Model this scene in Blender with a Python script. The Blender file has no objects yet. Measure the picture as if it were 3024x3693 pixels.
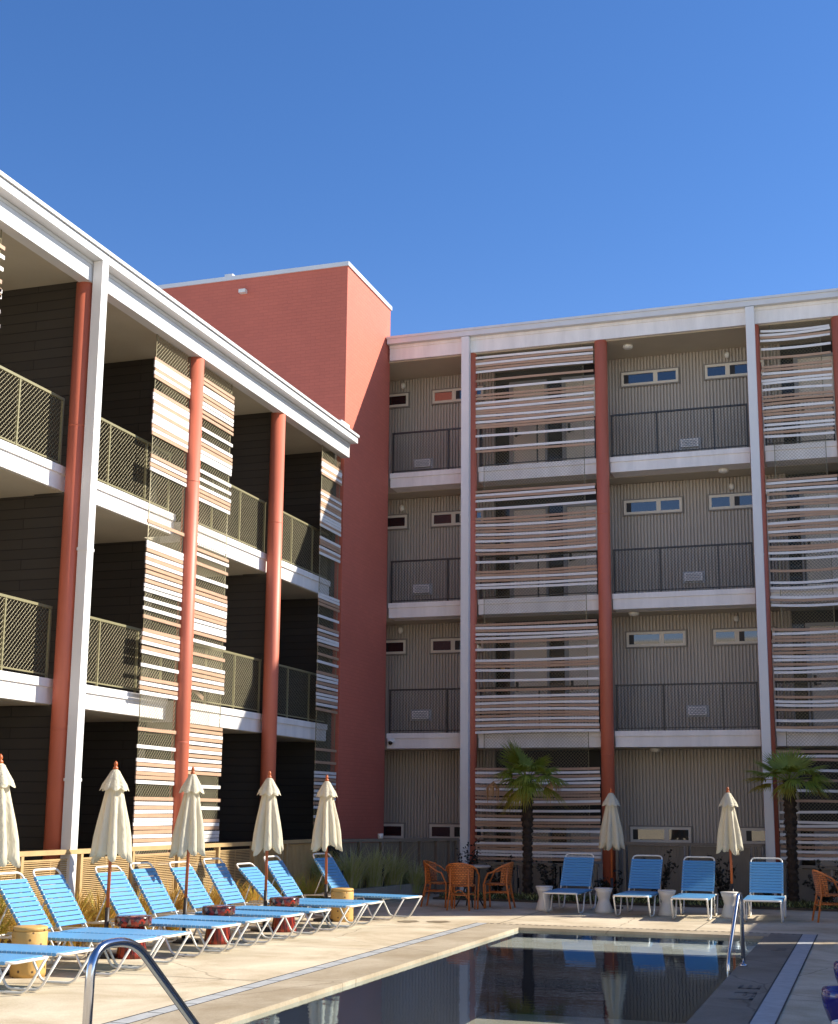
import bpy, math, random
from mathutils import Vector, Matrix
R = random.Random(7)
C = bpy.context.scene.collection
sin, cos, pi = math.sin, math.cos, math.pi
ORG = {}

# ------------------------------------------------------------------ helpers
def tag(o, label=None, cat=None, group=None, kind=None):
    if label: o['label'] = label
    if cat: o['category'] = cat
    if group: o['group'] = group
    if kind: o['kind'] = kind
    return o

def empty(name, loc, label, cat, group=None):
    o = bpy.data.objects.new(name, None); C.objects.link(o)
    o.location = loc; o.empty_display_size = 0.2
    ORG[o.name] = Vector(loc)
    return tag(o, label, cat, group)

class MB:
    def __init__(s): s.v = []; s.f = []; s.m = []; s.s = []
    def face(s, idx, m=0, sm=False): s.f.append(idx); s.m.append(m); s.s.append(sm)
    def hexa(s, p, m=0):
        b = len(s.v); s.v += [tuple(q) for q in p]
        for i in ((0,3,2,1),(4,5,6,7),(0,1,5,4),(1,2,6,5),(2,3,7,6),(3,0,4,7)): s.face(tuple(b+k for k in i), m)
        return s
    def box(s, x0, x1, y0, y1, z0, z1, m=0):
        return s.hexa([(x0,y0,z0),(x1,y0,z0),(x1,y1,z0),(x0,y1,z0),(x0,y0,z1),(x1,y0,z1),(x1,y1,z1),(x0,y1,z1)], m)
    def quad(s, a, b, c, d, m=0, sm=False):
        n = len(s.v); s.v += [tuple(a), tuple(b), tuple(c), tuple(d)]; s.face((n,n+1,n+2,n+3), m, sm)
    def tri(s, a, b, c, m=0):
        n = len(s.v); s.v += [tuple(a), tuple(b), tuple(c)]; s.face((n,n+1,n+2), m)
    def tube(s, pts, r, n=8, m=0, cap=True, sm=True, ph=0.0):
        P = [Vector(p) for p in pts]; k = len(P)
        rs = r if isinstance(r, (list, tuple)) else [r]*k
        b = len(s.v); prev = None
        for i in range(k):
            t = (P[min(i+1,k-1)] - P[max(i-1,0)]).normalized()
            if prev is None:
                a = Vector((0,0,1)) if abs(t.z) < .9 else Vector((1,0,0))
                u = (a - t*a.dot(t)).normalized()
            else:
                u = (prev - t*prev.dot(t)).normalized()
            prev = u; w = t.cross(u)
            for j in range(n):
                an = 2*pi*j/n + ph
                s.v.append(tuple(P[i] + (u*cos(an) + w*sin(an))*rs[i]))
        for i in range(k-1):
            for j in range(n):
                s.face((b+i*n+j, b+i*n+(j+1)%n, b+(i+1)*n+(j+1)%n, b+(i+1)*n+j), m, sm)
        if cap:
            s.face(tuple(b+j for j in reversed(range(n))), m); s.face(tuple(b+(k-1)*n+j for j in range(n)), m)
        return s
    def bar(s, p, q, w, m=0): return s.tube([p, q], w*.7071, 4, m, True, False, pi/4)
    def lathe(s, prof, cx=0, cy=0, n=16, m=0, fn=None, sm=True, cap=True):
        b = len(s.v)
        for i, (r, z) in enumerate(prof):
            for j in range(n):
                a = 2*pi*j/n
                rr, zz = fn(i, a, r, z) if fn else (r, z)
                s.v.append((cx+rr*cos(a), cy+rr*sin(a), zz))
        for i in range(len(prof)-1):
            for j in range(n):
                s.face((b+i*n+j, b+i*n+(j+1)%n, b+(i+1)*n+(j+1)%n, b+(i+1)*n+j), m, sm)
        if cap:
            s.face(tuple(b+j for j in reversed(range(n))), m); e = b+(len(prof)-1)*n
            s.face(tuple(e+j for j in range(n)), m)
        return s
    def build(s, name, mats, parent=None, kind=None, o=None):
        if not isinstance(mats, (list, tuple)): mats = [mats]
        org = ORG[parent.name] if parent else Vector((0,0,0))
        if o is not None: org = Vector(o)
        me = bpy.data.meshes.new(name)
        me.from_pydata([tuple(Vector(v)-org) for v in s.v], [], s.f)
        for m in mats: me.materials.append(m)
        me.polygons.foreach_set('material_index', s.m); me.polygons.foreach_set('use_smooth', s.s)
        me.update()
        ob = bpy.data.objects.new(name, me); C.objects.link(ob)
        if parent: ob.parent = parent
        elif o is not None: ob.location = o
        ORG[ob.name] = org
        if kind: ob['kind'] = kind
        return ob

def arc(pts, rad, n=5):
    """round the inner corners of a polyline"""
    P = [Vector(p) for p in pts]; out = [P[0]]
    for i in range(1, len(P)-1):
        a, b, c = P[i-1], P[i], P[i+1]
        d1 = (a-b); d2 = (c-b); r = min(rad, d1.length*.49, d2.length*.49)
        p0 = b + d1.normalized()*r; p2 = b + d2.normalized()*r
        for k in range(n+1):
            t = k/n; out.append(p0*(1-t)**2 + b*2*t*(1-t) + p2*t*t)
    out.append(P[-1]); return out

def copy_tree(o, parent=None):
    c = o.copy(); C.objects.link(c)
    if parent: c.parent = parent
    for ch in list(o.children): copy_tree(ch, c)
    return c

# ------------------------------------------------------------------ materials
def mat(name, col, rough=.6, metal=0., noise=None, bump=None, spec=.5, coat=0., trans=0.):
    m = bpy.data.materials.new(name); m.use_nodes = True
    nt = m.node_tree; N = nt.nodes; L = nt.links; b = N['Principled BSDF']
    b.inputs['Base Color'].default_value = (*col, 1); b.inputs['Roughness'].default_value = rough
    b.inputs['Metallic'].default_value = metal; b.inputs['Specular IOR Level'].default_value = spec
    b.inputs['Coat Weight'].default_value = coat
    tc = N.new('ShaderNodeTexCoord')
    if noise:
        sc, amt, stretch = noise
        mp = N.new('ShaderNodeMapping'); mp.inputs['Scale'].default_value = stretch
        L.new(tc.outputs['Object'], mp.inputs['Vector'])
        n1 = N.new('ShaderNodeTexNoise'); n1.inputs['Scale'].default_value = sc; n1.inputs['Detail'].default_value = 6; n1.inputs['Roughness'].default_value = .65
        L.new(mp.outputs['Vector'], n1.inputs['Vector'])
        cr = N.new('ShaderNodeValToRGB'); e = cr.color_ramp.elements
        e[0].position = .3; e[1].position = .7
        e[0].color = (*[c*(1-amt) for c in col], 1); e[1].color = (*[min(1, c*(1+amt*.6)) for c in col], 1)
        L.new(n1.outputs['Fac'], cr.inputs['Fac']); L.new(cr.outputs['Color'], b.inputs['Base Color'])
    if bump:
        sc, st, dist = bump
        n2 = N.new('ShaderNodeTexNoise'); n2.inputs['Scale'].default_value = sc; n2.inputs['Detail'].default_value = 4
        L.new(tc.outputs['Object'], n2.inputs['Vector'])
        bp = N.new('ShaderNodeBump'); bp.inputs['Strength'].default_value = st; bp.inputs['Distance'].default_value = dist
        L.new(n2.outputs['Fac'], bp.inputs['Height']); L.new(bp.outputs['Normal'], b.inputs['Normal'])
    return m

def masonry(name, col, mortar, bw, bh, mort, var, rough=.75, depth=.006):
    """courses of painted brick or block: wall-aligned from the world normal's dominant axis"""
    m = mat(name, col, rough); nt = m.node_tree; N = nt.nodes; L = nt.links; b = N['Principled BSDF']
    g = N.new('ShaderNodeNewGeometry'); sp = N.new('ShaderNodeSeparateXYZ'); L.new(g.outputs['Position'], sp.inputs[0])
    ad = N.new('ShaderNodeMath'); ad.operation = 'ADD'; L.new(sp.outputs['X'], ad.inputs[0]); L.new(sp.outputs['Y'], ad.inputs[1])
    cb = N.new('ShaderNodeCombineXYZ'); L.new(ad.outputs[0], cb.inputs['X']); L.new(sp.outputs['Z'], cb.inputs['Y'])
    br = N.new('ShaderNodeTexBrick'); L.new(cb.outputs[0], br.inputs['Vector'])
    br.inputs['Scale'].default_value = 1; br.inputs['Brick Width'].default_value = bw; br.inputs['Row Height'].default_value = bh
    br.inputs['Mortar Size'].default_value = mort; br.inputs['Mortar Smooth'].default_value = .3; br.inputs['Bias'].default_value = 0
    br.inputs['Color1'].default_value = (*[c*(1-var) for c in col], 1); br.inputs['Color2'].default_value = (*[c*(1+var) for c in col], 1)
    br.inputs['Mortar'].default_value = (*mortar, 1)
    n = N.new('ShaderNodeTexNoise'); n.inputs['Scale'].default_value = .7; n.inputs['Detail'].default_value = 5
    L.new(g.outputs['Position'], n.inputs['Vector'])
    mx = N.new('ShaderNodeMixRGB'); mx.blend_type = 'MULTIPLY'; mx.inputs['Fac'].default_value = .22
    L.new(br.outputs['Color'], mx.inputs['Color1']); L.new(n.outputs['Fac'], mx.inputs['Color2'])
    L.new(mx.outputs['Color'], b.inputs['Base Color'])
    bp = N.new('ShaderNodeBump'); bp.inputs['Strength'].default_value = .8; bp.inputs['Distance'].default_value = depth; bp.invert = True
    L.new(br.outputs['Fac'], bp.inputs['Height']); L.new(bp.outputs['Normal'], b.inputs['Normal'])
    return m

def concrete(name, col, joint=0, spec=.4):
    """weathered pool deck: blotches, pores, hairline cracks"""
    m = mat(name, col, .8); nt = m.node_tree; N = nt.nodes; L = nt.links; b = N['Principled BSDF']
    tc = N.new('ShaderNodeTexCoord')
    a = N.new('ShaderNodeTexNoise'); a.inputs['Scale'].default_value = .9; a.inputs['Detail'].default_value = 8; a.inputs['Roughness'].default_value = .7; a.inputs['Distortion'].default_value = .6
    L.new(tc.outputs['Object'], a.inputs['Vector'])
    r = N.new('ShaderNodeValToRGB'); e = r.color_ramp.elements; e[0].position = .32; e[1].position = .66
    e[0].color = (col[0]*.66, col[1]*.61, col[2]*.52, 1); e[1].color = (*[c*1.1 for c in col], 1); L.new(a.outputs['Fac'], r.inputs['Fac'])
    f = N.new('ShaderNodeTexNoise'); f.inputs['Scale'].default_value = 55; f.inputs['Detail'].default_value = 3
    L.new(tc.outputs['Object'], f.inputs['Vector'])
    r2 = N.new('ShaderNodeValToRGB'); e = r2.color_ramp.elements; e[0].position = .25; e[1].position = .6; e[0].color = (.72,.7,.66,1); e[1].color = (1,1,1,1)
    L.new(f.outputs['Fac'], r2.inputs['Fac'])
    mx = N.new('ShaderNodeMixRGB'); mx.blend_type = 'MULTIPLY'; mx.inputs['Fac'].default_value = .6
    L.new(r.outputs['Color'], mx.inputs['Color1']); L.new(r2.outputs['Color'], mx.inputs['Color2'])
    v = N.new('ShaderNodeTexVoronoi'); v.feature = 'DISTANCE_TO_EDGE'; v.inputs['Scale'].default_value = .33
    nd = N.new('ShaderNodeTexNoise'); nd.inputs['Scale'].default_value = 2.5; nd.inputs['Detail'].default_value = 5
    L.new(tc.outputs['Object'], nd.inputs['Vector'])
    mv = N.new('ShaderNodeMixRGB'); mv.inputs['Fac'].default_value = .12; L.new(tc.outputs['Object'], mv.inputs['Color1']); L.new(nd.outputs['Color'], mv.inputs['Color2'])
    L.new(mv.outputs['Color'], v.inputs['Vector'])
    r3 = N.new('ShaderNodeValToRGB'); e = r3.color_ramp.elements; e[0].position = .0; e[1].position = .0035; e[0].color = (.45,.42,.38,1); e[1].color = (1,1,1,1)
    L.new(v.outputs['Distance'], r3.inputs['Fac'])
    m2 = N.new('ShaderNodeMixRGB'); m2.blend_type = 'MULTIPLY'; m2.inputs['Fac'].default_value = .8
    L.new(mx.outputs['Color'], m2.inputs['Color1']); L.new(r3.outputs['Color'], m2.inputs['Color2'])
    L.new(m2.outputs['Color'], b.inputs['Base Color'])
    bp = N.new('ShaderNodeBump'); bp.inputs['Strength'].default_value = .25; bp.inputs['Distance'].default_value = .004
    L.new(f.outputs['Fac'], bp.inputs['Height']); L.new(bp.outputs['Normal'], b.inputs['Normal'])
    return m

def translucent(name, col, amt=.4, rough=.7, noise=None):
    m = mat(name, col, rough, noise=noise); nt = m.node_tree; N = nt.nodes; L = nt.links; b = N['Principled BSDF']
    t = N.new('ShaderNodeBsdfTranslucent'); t.inputs['Color'].default_value = (*col, 1)
    s = N.new('ShaderNodeMixShader'); s.inputs['Fac'].default_value = amt
    L.new(b.outputs[0], s.inputs[1]); L.new(t.outputs[0], s.inputs[2]); L.new(s.outputs[0], N['Material Output'].inputs['Surface'])
    return m

M = {}
M['white'] = mat('white_paint', (.76,.75,.72), .55, noise=(1.3,.10,(1,1,.25)))
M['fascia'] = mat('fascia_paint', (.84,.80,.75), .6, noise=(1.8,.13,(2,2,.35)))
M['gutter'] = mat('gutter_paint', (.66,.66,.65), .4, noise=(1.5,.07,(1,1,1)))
M['soffit'] = mat('soffit_bounce_beige', (.50,.44,.33), .8, noise=(.8,.10,(1,1,1)))  # beige with the warm bounce from the deck put into the colour
M['red'] = mat('red_paint', (.58,.152,.084), .5, noise=(1.6,.16,(2,2,.25)), bump=(35,.25,.004))
M['brick'] = masonry('painted_brick', (.62,.158,.098), (.56,.140,.086), .23, .075, .005, .03, depth=.0025)
M['block'] = masonry('dark_block', (.048,.040,.031), (.016,.013,.010), 3.1, .146, .005, .10, .85, .01)
M['metal_wall'] = mat('corrugated_paint', (.44,.39,.325), .5, noise=(1.2,.10,(1,1,.2)))
M['void'] = mat('painted_dark', (.012,.011,.010), .5)  # near-black colour standing for unlit depth
M['sidelight'] = mat('dark_glass', (.010,.010,.011), .12)
M['door'] = mat('door_paint', (.80,.70,.56), .5, noise=(1.5,.06,(1,1,.4)))
M['doorframe'] = mat('door_frame_paint', (.34,.34,.33), .45)
M['iron'] = mat('dark_iron', (.030,.028,.026), .45)
M['brass'] = mat('brass', (.55,.36,.12), .3, 1)
M['wframe'] = mat('window_frame_paint', (.66,.60,.49), .5)
M['wtrim'] = mat('window_trim_paint', (.20,.18,.15), .5)
M['pane'] = mat('window_pane', (.012,.014,.018), .03)
M['pane'].node_tree.nodes['Principled BSDF'].inputs['IOR'].default_value = 2.1
M['slatw'] = mat('slat_white', (.80,.765,.72), .55, noise=(6,.10,(1,1,6)))
M['slatb'] = mat('slat_tan', (.47,.295,.185), .6, noise=(6,.16,(1,1,6)))
M['wire'] = mat('galvanised_wire', (.29,.255,.15), .4, .3)
M['rail'] = mat('olive_rail', (.25,.225,.12), .45, .2)
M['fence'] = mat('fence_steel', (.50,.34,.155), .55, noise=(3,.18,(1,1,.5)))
M['fencedark'] = mat('shaded_fence_steel', (.215,.175,.125), .6, noise=(3,.15,(1,1,.5)))  # darker copy of the fence steel, shade put into its colour
M['lampglass'] = mat('lamp_cover', (.75,.72,.64), .35)
M['deck'] = concrete('deck_concrete', (.64,.545,.40))
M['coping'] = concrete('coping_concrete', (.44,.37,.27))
M['copingdark'] = concrete('shade_coping', (.235,.205,.165))  # darker coping copy, the right side's shade put into its colour
M['drain'] = mat('drain_stone', (.42,.43,.43), .6, noise=(7,.2,(1,1,1)))
M['slot'] = mat('drain_slot', (.03,.03,.03), .7)
M['basin'] = mat('pool_plaster', (.004,.010,.034), .6, noise=(1,.3,(1,1,1)))
M['ledge'] = mat('pool_ledge_plaster', (.60,.55,.44), .7, noise=(2,.2,(1,1,1)))
M['earth'] = mat('earth', (.09,.065,.04), .9, noise=(3,.4,(1,1,1)), bump=(20,.6,.02))
M['ground'] = mat('paving', (.46,.39,.29), .85, noise=(.5,.2,(1,1,1)))
M['strap'] = translucent('vinyl_strap', (.14,.40,.70), .22, .36)
M['tubewhite'] = mat('white_tube', (.80,.77,.70), .35, noise=(5,.08,(1,1,1)))
M['canvas'] = translucent('cream_canvas', (.76,.70,.53), .30, .8, noise=(3,.10,(2,2,.4)))
_n = M['canvas'].node_tree; _t = _n.nodes.new('ShaderNodeTexNoise'); _t.inputs['Scale'].default_value = 9; _b = _n.nodes.new('ShaderNodeBump'); _b.inputs['Strength'].default_value = .6; _b.inputs['Distance'].default_value = .03
_n.links.new(_t.outputs['Fac'], _b.inputs['Height']); _n.links.new(_b.outputs['Normal'], _n.nodes['Principled BSDF'].inputs['Normal'])
M['wood'] = mat('oiled_wood', (.52,.125,.030), .4, noise=(9,.3,(1,1,.15)))
M['sleeve'] = mat('dark_sleeve', (.030,.022,.018), .5)
M['chrome'] = mat('polished_steel', (.55,.56,.60), .16, 1)
M['rattan'] = mat('rattan', (.60,.175,.036), .45, noise=(20,.35,(1,1,1)))
M['stone'] = mat('stone_top', (.42,.37,.30), .6, noise=(8,.2,(1,1,1)))
M['ceramic'] = mat('white_ceramic', (.70,.655,.58), .3)
M['blue'] = mat('cobalt_glaze', (.018,.012,.16), .08, coat=1)
M['black'] = mat('black_plastic', (.012,.012,.013), .4)
M['mark'] = mat('marker_paint', (.085,.08,.07), .6)
M['dome'] = mat('dome', (.01,.01,.01), .05)
M['pulp'] = concrete('planter_concrete', (.33,.31,.26))
# palm, grass and leaf colours
M['frond'] = translucent('palm_frond', (.30,.37,.055), .38, .4, noise=(6,.35,(1,1,1)))
M['frond2'] = translucent('palm_frond_old', (.42,.36,.05), .38, .45, noise=(6,.3,(1,1,1)))
M['deadfrond'] = translucent('dead_frond', (.60,.36,.17), .3, .7)
M['bark'] = mat('palm_bark', (.060,.040,.026), .9, noise=(14,.6,(1,1,.5)), bump=(30,1,.03))
M['grass'] = translucent('grass_blade', (.50,.53,.19), .38, .6, noise=(3,.3,(1,1,1)))
M['grassp'] = translucent('pale_grass_blade', (.58,.56,.33), .38, .6)
M['dry'] = translucent('dry_grass_blade', (.74,.47,.11), .38, .7, noise=(3,.3,(1,1,1)))
M['dry2'] = translucent('fresh_dry_blade', (.52,.48,.07), .38, .7)
M['leaf'] = translucent('dark_leaf', (.026,.026,.016), .3, .5)
M['cover'] = translucent('cover_leaf', (.085,.095,.026), .3, .6)

def mosaic():
    m = mat('mosaic_tile', (.3,.1,.08), .2); nt = m.node_tree; N = nt.nodes; L = nt.links; b = N['Principled BSDF']
    tc = N.new('ShaderNodeTexCoord'); v = N.new('ShaderNodeTexVoronoi'); v.inputs['Scale'].default_value = 26
    L.new(tc.outputs['Object'], v.inputs['Vector'])
    sp = N.new('ShaderNodeSeparateXYZ'); L.new(v.outputs['Color'], sp.inputs[0])
    r = N.new('ShaderNodeValToRGB'); r.color_ramp.interpolation = 'CONSTANT'; e = r.color_ramp.elements
    e[0].color = (.03,.010,.010,1); e[1].position = .42; e[1].color = (.30,.026,.015,1)
    for p, c in ((.66,(.09,.05,.045)),(.84,(.10,.02,.02)),(.94,(.30,.2,.15))): k = e.new(p); k.color = (*c,1)
    L.new(sp.outputs['X'], r.inputs['Fac']); L.new(r.outputs['Color'], b.inputs['Base Color']); return m
M['mosaic'] = mosaic()
def streaks():
    m = mat('red_glaze', (.4,.05,.02), .22); nt = m.node_tree; N = nt.nodes; L = nt.links; b = N['Principled BSDF']
    tc = N.new('ShaderNodeTexCoord'); mp = N.new('ShaderNodeMapping'); mp.inputs['Scale'].default_value = (22,22,1.2)
    n = N.new('ShaderNodeTexNoise'); n.inputs['Scale'].default_value = 1.4; n.inputs['Detail'].default_value = 3
    L.new(tc.outputs['Object'], mp.inputs['Vector']); L.new(mp.outputs['Vector'], n.inputs['Vector'])
    r = N.new('ShaderNodeValToRGB'); e = r.color_ramp.elements; e[0].position = .38; e[1].position = .62
    e[0].color = (.07,.010,.010,1); e[1].color = (.36,.038,.018,1)
    L.new(n.outputs['Fac'], r.inputs['Fac']); L.new(r.outputs['Color'], b.inputs['Base Color']); return m
M['glaze'] = streaks()
def pitted():
    m = mat('pitted_ochre', (.55,.36,.12), .6, bump=(18,.5,.01)); nt = m.node_tree; N = nt.nodes; L = nt.links; b = N['Principled BSDF']
    tc = N.new('ShaderNodeTexCoord'); v = N.new('ShaderNodeTexVoronoi'); v.inputs['Scale'].default_value = 14
    L.new(tc.outputs['Object'], v.inputs['Vector'])
    r = N.new('ShaderNodeValToRGB'); e = r.color_ramp.elements; e[0].position = .16; e[0].color = (.10,.05,.018,1); e[1].position = .22; e[1].color = (.56,.33,.095,1)
    L.new(v.outputs['Distance'], r.inputs['Fac']); L.new(r.outputs['Color'], b.inputs['Base Color']); return m
M['ochre'] = pitted()
def weave():
    m = mat('rattan_weave', (.46,.15,.035), .5); nt = m.node_tree; N = nt.nodes; L = nt.links; b = N['Principled BSDF']
    tc = N.new('ShaderNodeTexCoord'); br = N.new('ShaderNodeTexBrick'); mp = N.new('ShaderNodeMapping')
    mp.inputs['Rotation'].default_value = (pi/2,0,0); mp.inputs['Scale'].default_value = (14,14,14)
    L.new(tc.outputs['Object'], mp.inputs['Vector']); L.new(mp.outputs['Vector'], br.inputs['Vector'])
    br.inputs['Scale'].default_value = 1; br.inputs['Brick Width'].default_value = .75; br.inputs['Row Height'].default_value = .42; br.inputs['Mortar Size'].default_value = .05
    br.inputs['Color1'].default_value = (.66,.20,.042,1); br.inputs['Color2'].default_value = (.46,.125,.026,1); br.inputs['Mortar'].default_value = (.07,.02,.006,1)
    L.new(br.outputs['Color'], b.inputs['Base Color'])
    bp = N.new('ShaderNodeBump'); bp.inputs['Strength'].default_value = .9; bp.inputs['Distance'].default_value = .01; bp.invert = True
    L.new(br.outputs['Fac'], bp.inputs['Height']); L.new(bp.outputs['Normal'], b.inputs['Normal']); return m
M['weave'] = weave()
def water():
    m = bpy.data.materials.new('pool_water'); m.use_nodes = True; nt = m.node_tree; N = nt.nodes; L = nt.links
    N.remove(N['Principled BSDF'])
    fr = N.new('ShaderNodeFresnel'); fr.inputs['IOR'].default_value = 1.38
    t = N.new('ShaderNodeBsdfTransparent'); t.inputs['Color'].default_value = (.84,.90,.92,1)
    g = N.new('ShaderNodeBsdfGlossy'); g.inputs['Roughness'].default_value = .0; g.inputs['Color'].default_value = (.70,.86,1.0,1)
    mx = N.new('ShaderNodeMixShader'); gm = N.new('ShaderNodeNewGeometry'); nb = N.new('ShaderNodeMath'); nb.operation = 'SUBTRACT'; nb.inputs[0].default_value = 1; L.new(gm.outputs['Backfacing'], nb.inputs[1])
    ff = N.new('ShaderNodeMath'); ff.operation = 'MULTIPLY'; L.new(fr.outputs[0], ff.inputs[0]); L.new(nb.outputs[0], ff.inputs[1]); L.new(ff.outputs[0], mx.inputs['Fac']); L.new(t.outputs[0], mx.inputs[1]); L.new(g.outputs[0], mx.inputs[2])
    tc = N.new('ShaderNodeTexCoord'); n = N.new('ShaderNodeTexNoise'); n.inputs['Scale'].default_value = 6; n.inputs['Detail'].default_value = 4
    n3 = N.new('ShaderNodeTexNoise'); n3.inputs['Scale'].default_value = .35
    L.new(tc.outputs['Object'], n.inputs['Vector']); L.new(tc.outputs['Object'], n3.inputs['Vector'])
    mu = N.new('ShaderNodeMath'); mu.operation = 'MULTIPLY'; L.new(n.outputs['Fac'], mu.inputs[0]); L.new(n3.outputs['Fac'], mu.inputs[1])
    bp = N.new('ShaderNodeBump'); bp.inputs['Strength'].default_value = .07; bp.inputs['Distance'].default_value = .03
    L.new(mu.outputs[0], bp.inputs['Height']); L.new(bp.outputs['Normal'], g.inputs['Normal']); L.new(bp.outputs['Normal'], fr.inputs['Normal'])
    L.new(mx.outputs[0], N['Material Output'].inputs['Surface']); return m
M['water'] = water()

# ------------------------------------------------------------------ chain link, railings, screens
def chain(mb, org, U, W, H, pitch, r1, r2, m=0, off=0.):
    """diamond mesh on the rectangle org + U*u + z; two crossing families of wires"""
    U = Vector(U).normalized(); Z = Vector((0,0,1)); org = Vector(org); nrm = U.cross(Z)
    for fam, rr in ((1, r1), (-1, r2)):
        k = -H
        while k < W:
            if fam == 1:                       # z = u - k
                u0, u1 = max(0, k), min(W, k+H)
                if u1-u0 > .01:
                    p = org + U*u0 + Z*(u0-k); q = org + U*u1 + Z*(u1-k)
                    mb.tube([p+nrm*off, q+nrm*off], rr, 4, m, False, True)
            else:                              # z = H - (u - k)
                u0, u1 = max(0, k), min(W, k+H)
                if u1-u0 > .01:
                    p = org + U*u0 + Z*(H-(u0-k)); q = org + U*u1 + Z*(H-(u1-k))
                    mb.tube([p-nrm*off, q-nrm*off], rr, 4, m, False, True)
            k += pitch

def railing(parent, a, b, zf, posts, m, r1, r2, label=None):
    """guard rail from a to b (x,y) standing on a slab at height zf; posts as fractions of its length"""
    A = Vector((a[0],a[1],0)); B = Vector((b[0],b[1],0)); U = (B-A).normalized(); W = (B-A).length
    f = MB(); zt = zf+.985
    f.bar(A+Vector((0,0,zt)), B+Vector((0,0,zt)), .036)
    f.bar(A+Vector((0,0,zf+.07)), B+Vector((0,0,zf+.07)), .02)
    for p in posts:
        P = A+U*p; f.bar(P+Vector((0,0,zf)), P+Vector((0,0,zt-.02)), .03)
    o = f.build('railing', m, parent)
    g = MB(); chain(g, A+Vector((0,0,zf+.08)), U, W, .89, .072, r1, r2, 0, .004)
    g.build('mesh_panel', M['wire'] if m is M['rail'] else M['iron'], o)
    return o

def parse(s): return [(t[0], float(t[1:])/100) for t in s.split()]
def screen(parent, a, b, slats, ztop, zbot, mesh_in, label=None, sag=0., nrm=(1,0,0), seed=1, r1=.0042, r2=.0016, wm='wire'):
    """hanging screen of flat boards on a diamond mesh from a to b (x,y)"""
    rr = random.Random(seed); A = Vector((a[0],a[1],0)); B = Vector((b[0],b[1],0)); U = (B-A).normalized(); W = (B-A).length
    Nn = Vector(nrm); sl = MB(); h = .052 if sag else .052; ph = rr.uniform(0,6); seg = 6 if sag else 1
    for c, z in parse(slats):
        sg = sag*(.35*sin(z*.9+ph)+.4*sin(z*2.3+ph*2)+.25) + rr.uniform(-.004,.004)
        tl = rr.uniform(-.012,.012)*(1 if sag else .25); e0 = rr.uniform(-.012,.012); e1 = rr.uniform(-.012,.012); mi = 0 if c == 'W' else 1
        pts = []
        for i in range(seg+1):
            t = i/seg; u = e0 + (W+e1-e0)*t
            pts.append(A + U*u + Vector((0,0,z-h/2 - sg*4*t*(1-t) + tl*(t-.5)*2)))
        for i in range(seg):
            p, q = pts[i], pts[i+1]; d = Nn*.009; Z = Vector((0,0,h))
            sl.hexa([p-d, q-d, q+d, p+d, p-d+Z, q-d+Z, q+d+Z, p+d+Z], mi)
    o = sl.build('slat_screen', [M['slatw'], M['slatb']], parent)
    g = MB(); i0, i1 = mesh_in
    chain(g, A+U*i0-Nn*.018+Vector((0,0,zbot)), U, W-i0-i1, ztop-zbot, .072, r1, r2)
    for u in (i0, W-i1):
        p = A+U*u-Nn*.018; g.tube([p+Vector((0,0,zbot)), p+Vector((0,0,ztop))], .008, 5)
    g.build('mesh_panel', M[wm], o)
    return o

S2L = 'B860 W855 W849 B843 W838 B832 B809 W803 W797 B791 W786 W780 B775 W769 W764 W759 B753 W747 B741 B705 W698 B691 W684 B602 W569 W563 B557 W550 B544 W538 B531 B524 W517 B510 W503 W496 W482 W468 B455 B435 W429 B422 W416 B408 W402 W382 B362 W355 B348 W341 B287 W261 W241 B235 W228 B222 B216 W209 B185 W178 B172 W166 B160 W154 W148 B142 B136 W130 B124 W118 B102 W89 B73 W66 B60'
S2R = 'B878 B871 W863 W857 B850 B843 W836 W829 B821 B813 W792 W773 B766 B759 W753 W746 W740 W720 W706 W693 B686 B679 W672 W601 B588 W580 B565 W543 B524 B517 W510 B504 W497 W491 B484 B478 W471 W464 W458 B451 W438 B417 W397 B390 B383 W376 B369 W362 B301 B294 W287 B281 W274 B267 W261 B254 W247 B240 W234 B227 W206 B185 W172 B152 W146 B140 W133 W127 W121 B99 W84'
S3 = 'B871 W865 W860 B854 W848 B843 B807 W801 B794 W788 B782 B776 W770 B763 W757 W751 W745 B740 W735 W710 B704 B698 W690 B684 W678 W595 W589 B582 B575 W551 B530 W523 B515 W508 W502 B494 B475 W460 B439 W432 W425 B418 W411 B403 W396 W389 B383 W376 B366 B288 B263 W243 W236 B229 W222 B215 W207 W199 W192 B184 W176 W158 B146'
SA = 'W1195 B1188 W1181 B1175 B1168 W1161 B1140 W1121 B1105 B1097 W1088 B1081 W1075 B1068 B1062 W1056 B1049 W1043 B1035 B1029 W1009 W980 B972 B879 W872 B866 W859 W840 B818 B810 W802 B795 B788 W780 B773 W765 B757 B751 W744 B737 W718 B696 B689 W682 B675 W667 W659 B577 W569 B563 W555 W547 B539 W522 W498 B491 B484 W475 W453 B432 W418 B410 W403 B396 W389 B382 B375 W368 B361 W354 B348 W341 B262 W254 B247 W240 W233 B226 W219 B213 B207 B200 W193 B188 W174 B162 W155 B149 B142 W131 B118 W105 B100 B93 W87 W80 B73'
SB = 'W1191 W1184 B1177 W1171 W1151 B1131 B1111 B1103 W1095 B1088 W1081 W1074 W1059 B1044 B1036 B1028 W1020 B1013 B1005 W998 B990 W982 W973 B965 W956 B862 W855 B848 W840 B830 W818 B812 B806 W793 B787 B781 W769 B763 B756 W750 B743 W730 B718 B712 W706 W693 B668 W644 W632 W612 B606 W595 B544 W537 B528 B521 W512 B504 B496 W488 W481 B472 W465 W457 B442 W422 B406 W397 W389 B381 W358 B345 W338 B295 W285 B278 W256 B236 W216 B196 W175 W155 W148 B141 W131 B124 W117 B107 W98 B92 W85'

FL = {1: 3.40, 2: 6.35, 3: 9.40}          # floor levels above the pool deck
LOW = -1.0                                # the courtyard the buildings stand in

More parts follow.
